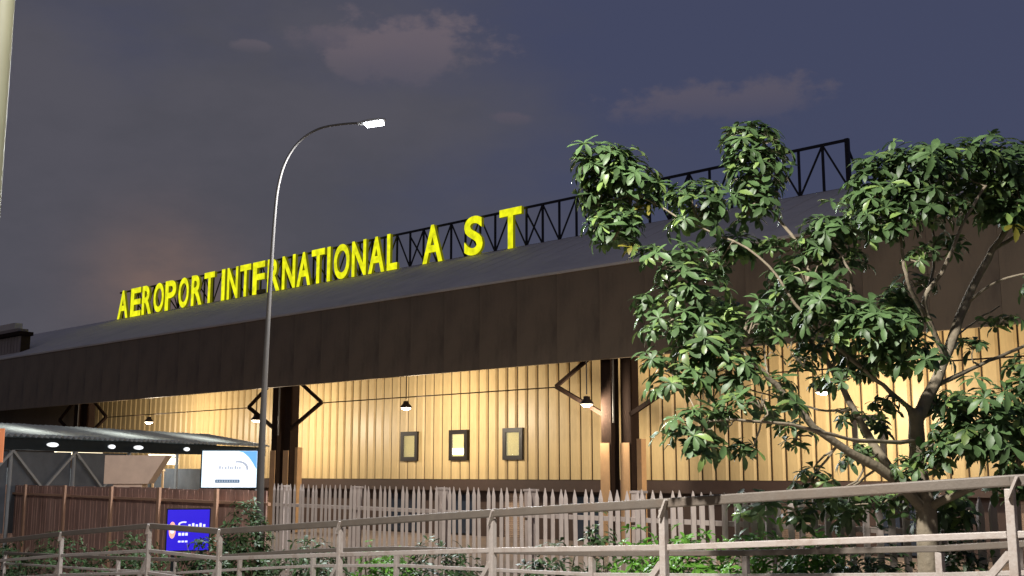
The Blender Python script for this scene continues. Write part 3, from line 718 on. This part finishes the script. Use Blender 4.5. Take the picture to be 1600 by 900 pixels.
LB = [
 ([(1432, 655, 0), (1465, 590, .1), (1508, 475, .25), (1552, 390, .3), (1595, 330, .3)], .07, .022),
 ([(1446, 800, 0), (1388, 742, -.2), (1290, 682, -.5), (1212, 602, -.7), (1170, 560, -.8)], .065, .014),
 ([(1440, 770, 0), (1393, 735, .1), (1345, 660, .3), (1300, 575, .4), (1262, 528, .5), (1235, 470, .5)], .055, .014),
 ([(1430, 645, 0), (1380, 602, -.2), (1310, 545, -.4), (1255, 490, -.5), (1185, 400, -.5), (1080, 350, -.4), (990, 300, -.3)], .024, .006),
 ([(1255, 490, -.5), (1262, 410, -.3), (1215, 340, -.2), (1178, 280, -.1)], .025, .010),
 ([(1436, 690, 0), (1345, 688, -.6), (1235, 664, -1.0), (1130, 655, -1.2), (1095, 668, -1.2)], .022, .008),
 ([(1450, 795, 0), (1500, 770, -.3), (1565, 742, -.5), (1640, 690, -.6)], .045, .015),
 ([(1468, 600, .1), (1530, 570, .4), (1610, 535, .6), (1700, 480, .7)], .025, .010),
 ([(1478, 560, .12), (1444, 472, -.1), (1472, 425, -.2), (1512, 335, -.2), (1540, 290, -.2)], .03, .012),
 ([(1450, 500, 0), (1418, 440, -.3), (1408, 380, -.3), (1400, 320, -.2)], .022, .010),
 ([(1444, 475, -.1), (1460, 400, .3), (1450, 300, .4)], .018, .009),
 ([(1170, 560, -.8), (1120, 520, -.7), (1060, 480, -.6), (1040, 430, -.5)], .016, .007),
 ([(1300, 575, .4), (1340, 500, .5), (1390, 470, .5)], .02, .008),
 ([(1552, 390, .3), (1600, 360, .6), (1690, 300, .8)], .022, .01),
 ([(1508, 475, .25), (1560, 440, .0), (1640, 420, -.2)], .016, .008),
 ([(1488, 530, .2), (1520, 505, .5), (1562, 478, .6)], .012, .006),
 ([(1430, 700, 0), (1480, 690, -.5), (1540, 660, -.8)], .02, .008),
 ([(1310, 545, -.4), (1330, 440, -.6), (1300, 380, -.6)], .02, .008),
 ([(1200, 518, .2), (1240, 526, .1), (1278, 505, 0), (1285, 495, 0)], .010, .006),
 ([(1330, 640, .2), (1280, 640, .5), (1210, 620, .6), (1150, 600, .6)], .014, .006),
]
for pts, r0, r1 in LB: limb('branch', [P(*q) for q in pts], r0, r1)
CL = [(945, 255, 46, 36, -.3), (985, 290, 48, 44, -.2), (958, 352, 40, 32, -.3), (935, 300, 26, 30, -.2), (1088, 318, 48, 34, -.4), (1155, 382, 38, 20, -.2), (1170, 222, 44, 32, -.1), (1182, 272, 44, 44, -.1), (1168, 322, 34, 22, -.1),
 (1060, 412, 46, 22, -.5), (1088, 452, 48, 32, -.5), (1046, 506, 48, 24, -.6), (1104, 528, 55, 38, -.7), (1060, 590, 52, 26, -.7), (1140, 570, 44, 32, -.8), (1165, 508, 48, 34, -.4), (1130, 490, 40, 30, .2),
 (1262, 425, 55, 38, -.4), (1290, 366, 38, 34, -.5), (1302, 478, 58, 44, -.5), (1240, 492, 44, 34, .2), (1215, 455, 30, 30, .3), (1365, 295, 38, 44, -.2), (1420, 262, 58, 36, -.2), (1500, 252, 62, 34, -.1), (1575, 262, 60, 44, .1), (1446, 318, 56, 32, -.3), (1520, 305, 60, 30, .3), (1385, 345, 42, 30, -.3), (1350, 330, 30, 30, .3),
 (1660, 280, 60, 55, .2), (1730, 340, 60, 60, .2), (1690, 440, 60, 50, 0), (1600, 320, 40, 30, .4), (1375, 512, 55, 34, -.7), (1412, 552, 48, 26, -.6), (1346, 558, 46, 28, .5), (1400, 480, 40, 30, .5),
 (1090, 672, 42, 32, -1.2), (1190, 625, 60, 18, -1.0), (1240, 680, 26, 18, -.6), (1540, 655, 62, 46, -.8), (1598, 585, 26, 28, -.4), (1500, 690, 44, 28, -.7), (1590, 700, 50, 36, -.6), (1660, 640, 60, 50, -.6), (1440, 398, 24, 14, -.3), (1272, 745, 36, 12, -.4), (1180, 790, 32, 14, -.3), (1248, 798, 34, 18, .1), (1330, 790, 40, 22, .2), (1430, 440, 30, 12, .3), (1485, 630, 34, 18, .1), (1330, 650, 26, 14, .4), (1350, 700, 20, 12, .3), (1420, 730, 30, 16, -.3), (1590, 760, 40, 20, -.2), (1480, 800, 40, 30, .3), (1285, 540, 40, 20, .4)]
CL += [(1125, 640, 26, 12, -.9), (1215, 600, 26, 14, -.5), (1160, 700, 18, 10, -.9), (1290, 600, 20, 12, .3), (1385, 630, 22, 12, -.2), (1370, 665, 22, 12, .5), (1460, 720, 26, 16, -.4), (1255, 560, 30, 18, .1), (1195, 545, 30, 22, -.3), (1315, 590, 26, 14, -.6),
 (1020, 560, 22, 12, -.7), (1010, 470, 22, 12, -.5), (1020, 395, 22, 12, -.4), (1120, 415, 26, 16, -.2), (1210, 385, 26, 14, -.3), (1330, 400, 30, 18, -.2), (1480, 380, 26, 14, .2), (1560, 330, 36, 22, .2), (1560, 500, 26, 10, .4), (1520, 540, 20, 8, .3), (1330, 715, 16, 8, .1), (1300, 770, 26, 12, -.2), (1400, 790, 30, 18, .1), (915, 250, 14, 14, -.3), (1030, 300, 20, 16, -.2)]
BASE = list(SAMP)
for (cx, cy, rx, ry, dy) in CL:                     # a thin branch from the nearest limb into every clump
    c = P(cx, cy, dy); best = min(BASE, key=lambda t: (t[0] - c).length + .5 * max(0, t[0].z - c.z)); a = best[0]
    if (a - c).length > .12:
        md = (a + c) / 2 + Vector((random.uniform(-.08, .08), random.uniform(-.08, .08), -.06 + random.uniform(-.05, .05)))
        limb('branch', [a, md, c], min(best[1] * .7, .013), .005, 6)
fo = Foliage(); yl = Foliage()
for (cx, cy, rx, ry, dy) in CL:
    c = at(cx, cy, TY + dy); rxm, rym = rx / FPX * TY * 1.04, ry / FPX * TY * 1.06; rd = min(rxm, .45) * .95
    nw = max(7, int((27 if cy > 395 and cx < 1335 else 42) * (rx * ry) / (45 * 35)))
    for k in range(nw):
        while True:
            o = Vector((random.uniform(-1, 1), random.uniform(-1, 1), random.uniform(-1, 1)))
            if .05 < o.length < 1: break
        o = o * (1 / o.length) * (random.uniform(.45, 1) ** .6 if random.random() < .82 else random.uniform(1.0, 1.38))
        p = c + Vector((o.x * rxm, o.y * rd, o.z * rym))
        ax = Vector((o.x * .8, o.y * .8 - .15, o.z * .5 + .75))
        big = 1.0 if rx > 30 else .8
        fo.whorl(p, ax, random.choice((6, 7, 8)), .152 * big, 0, R(78), (-o.y) + (1 if (20 < cx < 1600) else -3) + .3 * o.z - dy * .3)
        # hanging twig from the clump's middle
    tw = MB()
    for k in range(5):
        o = Vector((random.uniform(-1, 1) * rxm, random.uniform(-1, 1) * rd, random.uniform(-.8, .8) * rym)) * .6
        tw.tube([c - tl + Vector((0, 0, -rym * .7)), c - tl + o * .5, c - tl + o], [.009, .006, .004], 5)
    tw.build('twig', M_bark, tree)
for cx, cy, dy in ((987, 382, -.4), (1012, 325, -.3), (1590, 350, 0)):
    for k in range(2): yl.whorl(at(cx + random.uniform(-8, 8), cy + random.uniform(-8, 8), TY + dy), Vector((0, -.3, .6)), 4, .15, 0, R(80), 0)
items = sorted(fo.items, key=lambda t: -t[2]); near, rest = items[:290], items[290:]
random.shuffle(rest); k_ = len(rest) // 6
join_leaves(rest[k_:], 'foliage', M_leaf, tree, tl); join_leaves(rest[:k_], 'young_foliage', M_leafy, tree, tl); join_leaves(yl.items, 'yellowed_foliage', M_leaf2, tree, tl)
LM = []
for v, f in VAR:
    me = bpy.data.meshes.new('leaf'); me.from_pydata(v, [], f); me.update(); me.materials.append(M_leaf); me.polygons.foreach_set('use_smooth', [True] * len(f)); LM.append(me)
for mt, vi, _ in near:
    o = bpy.data.objects.new('leaf', LM[vi]); col.objects.link(o); o.parent = tree
    o.matrix_local = Matrix.Translation(-tl) @ mt

# shrubs between railing and fence
def shrub(px, py, Y, rx, rz, n, ln, m, label, group=None):
    c = at(px, py, Y); zg = gz_(c.x, c.y)
    e = empty('shrub', (c.x, c.y, zg)); tag(e, label, 'shrub', group)
    top = c.z + .12 + rz * .5; f = Foliage()
    for k in range(int(n * 2.2)):
        a = random.uniform(0, 6.283); rr = math.sqrt(random.random()); zz = random.random() ** .5
        hh = zg + .1 + (top - zg - .1) * zz * (1 - .25 * rr * rr) * random.uniform(.8, 1.08)
        rq = rx * rr * (.75 + .35 * math.sin(3.1 * zz)); p = Vector((c.x + rq * math.cos(a), c.y + rq * .7 * math.sin(a), hh))
        f.whorl(p, Vector((math.cos(a) * rr, math.sin(a) * rr, 1)), random.choice((4, 5, 6)), ln, 0, R(62))
    join_leaves(f.items, 'foliage', m, e, e.location)
    st = MB()
    for k in range(9):
        a = random.uniform(0, 6.283); q = Vector((rx * .6 * math.cos(a), rx * .4 * math.sin(a), (top - zg) * random.uniform(.6, .9)))
        st.tube([(q.x * .2, q.y * .2, -.05), q * .5 + Vector((0, 0, .1)), q], [.014, .01, .005], 5)
    st.build('stems', M_bark, e)
G = 'shrubs between ramp and fence'
shrub(1085, 852, 12.6, .62, .2, 150, .11, M_shrub, 'bright green leafy shrub behind the first bay left of the tree trunk', G)
shrub(1190, 850, 12.2, .60, .2, 140, .11, M_shrub, 'bright green shrub below the low hanging leaves of the tree', G)
shrub(1275, 856, 11.8, .55, .2, 130, .11, M_shrub, 'bright green shrub just left of the tree trunk', G)
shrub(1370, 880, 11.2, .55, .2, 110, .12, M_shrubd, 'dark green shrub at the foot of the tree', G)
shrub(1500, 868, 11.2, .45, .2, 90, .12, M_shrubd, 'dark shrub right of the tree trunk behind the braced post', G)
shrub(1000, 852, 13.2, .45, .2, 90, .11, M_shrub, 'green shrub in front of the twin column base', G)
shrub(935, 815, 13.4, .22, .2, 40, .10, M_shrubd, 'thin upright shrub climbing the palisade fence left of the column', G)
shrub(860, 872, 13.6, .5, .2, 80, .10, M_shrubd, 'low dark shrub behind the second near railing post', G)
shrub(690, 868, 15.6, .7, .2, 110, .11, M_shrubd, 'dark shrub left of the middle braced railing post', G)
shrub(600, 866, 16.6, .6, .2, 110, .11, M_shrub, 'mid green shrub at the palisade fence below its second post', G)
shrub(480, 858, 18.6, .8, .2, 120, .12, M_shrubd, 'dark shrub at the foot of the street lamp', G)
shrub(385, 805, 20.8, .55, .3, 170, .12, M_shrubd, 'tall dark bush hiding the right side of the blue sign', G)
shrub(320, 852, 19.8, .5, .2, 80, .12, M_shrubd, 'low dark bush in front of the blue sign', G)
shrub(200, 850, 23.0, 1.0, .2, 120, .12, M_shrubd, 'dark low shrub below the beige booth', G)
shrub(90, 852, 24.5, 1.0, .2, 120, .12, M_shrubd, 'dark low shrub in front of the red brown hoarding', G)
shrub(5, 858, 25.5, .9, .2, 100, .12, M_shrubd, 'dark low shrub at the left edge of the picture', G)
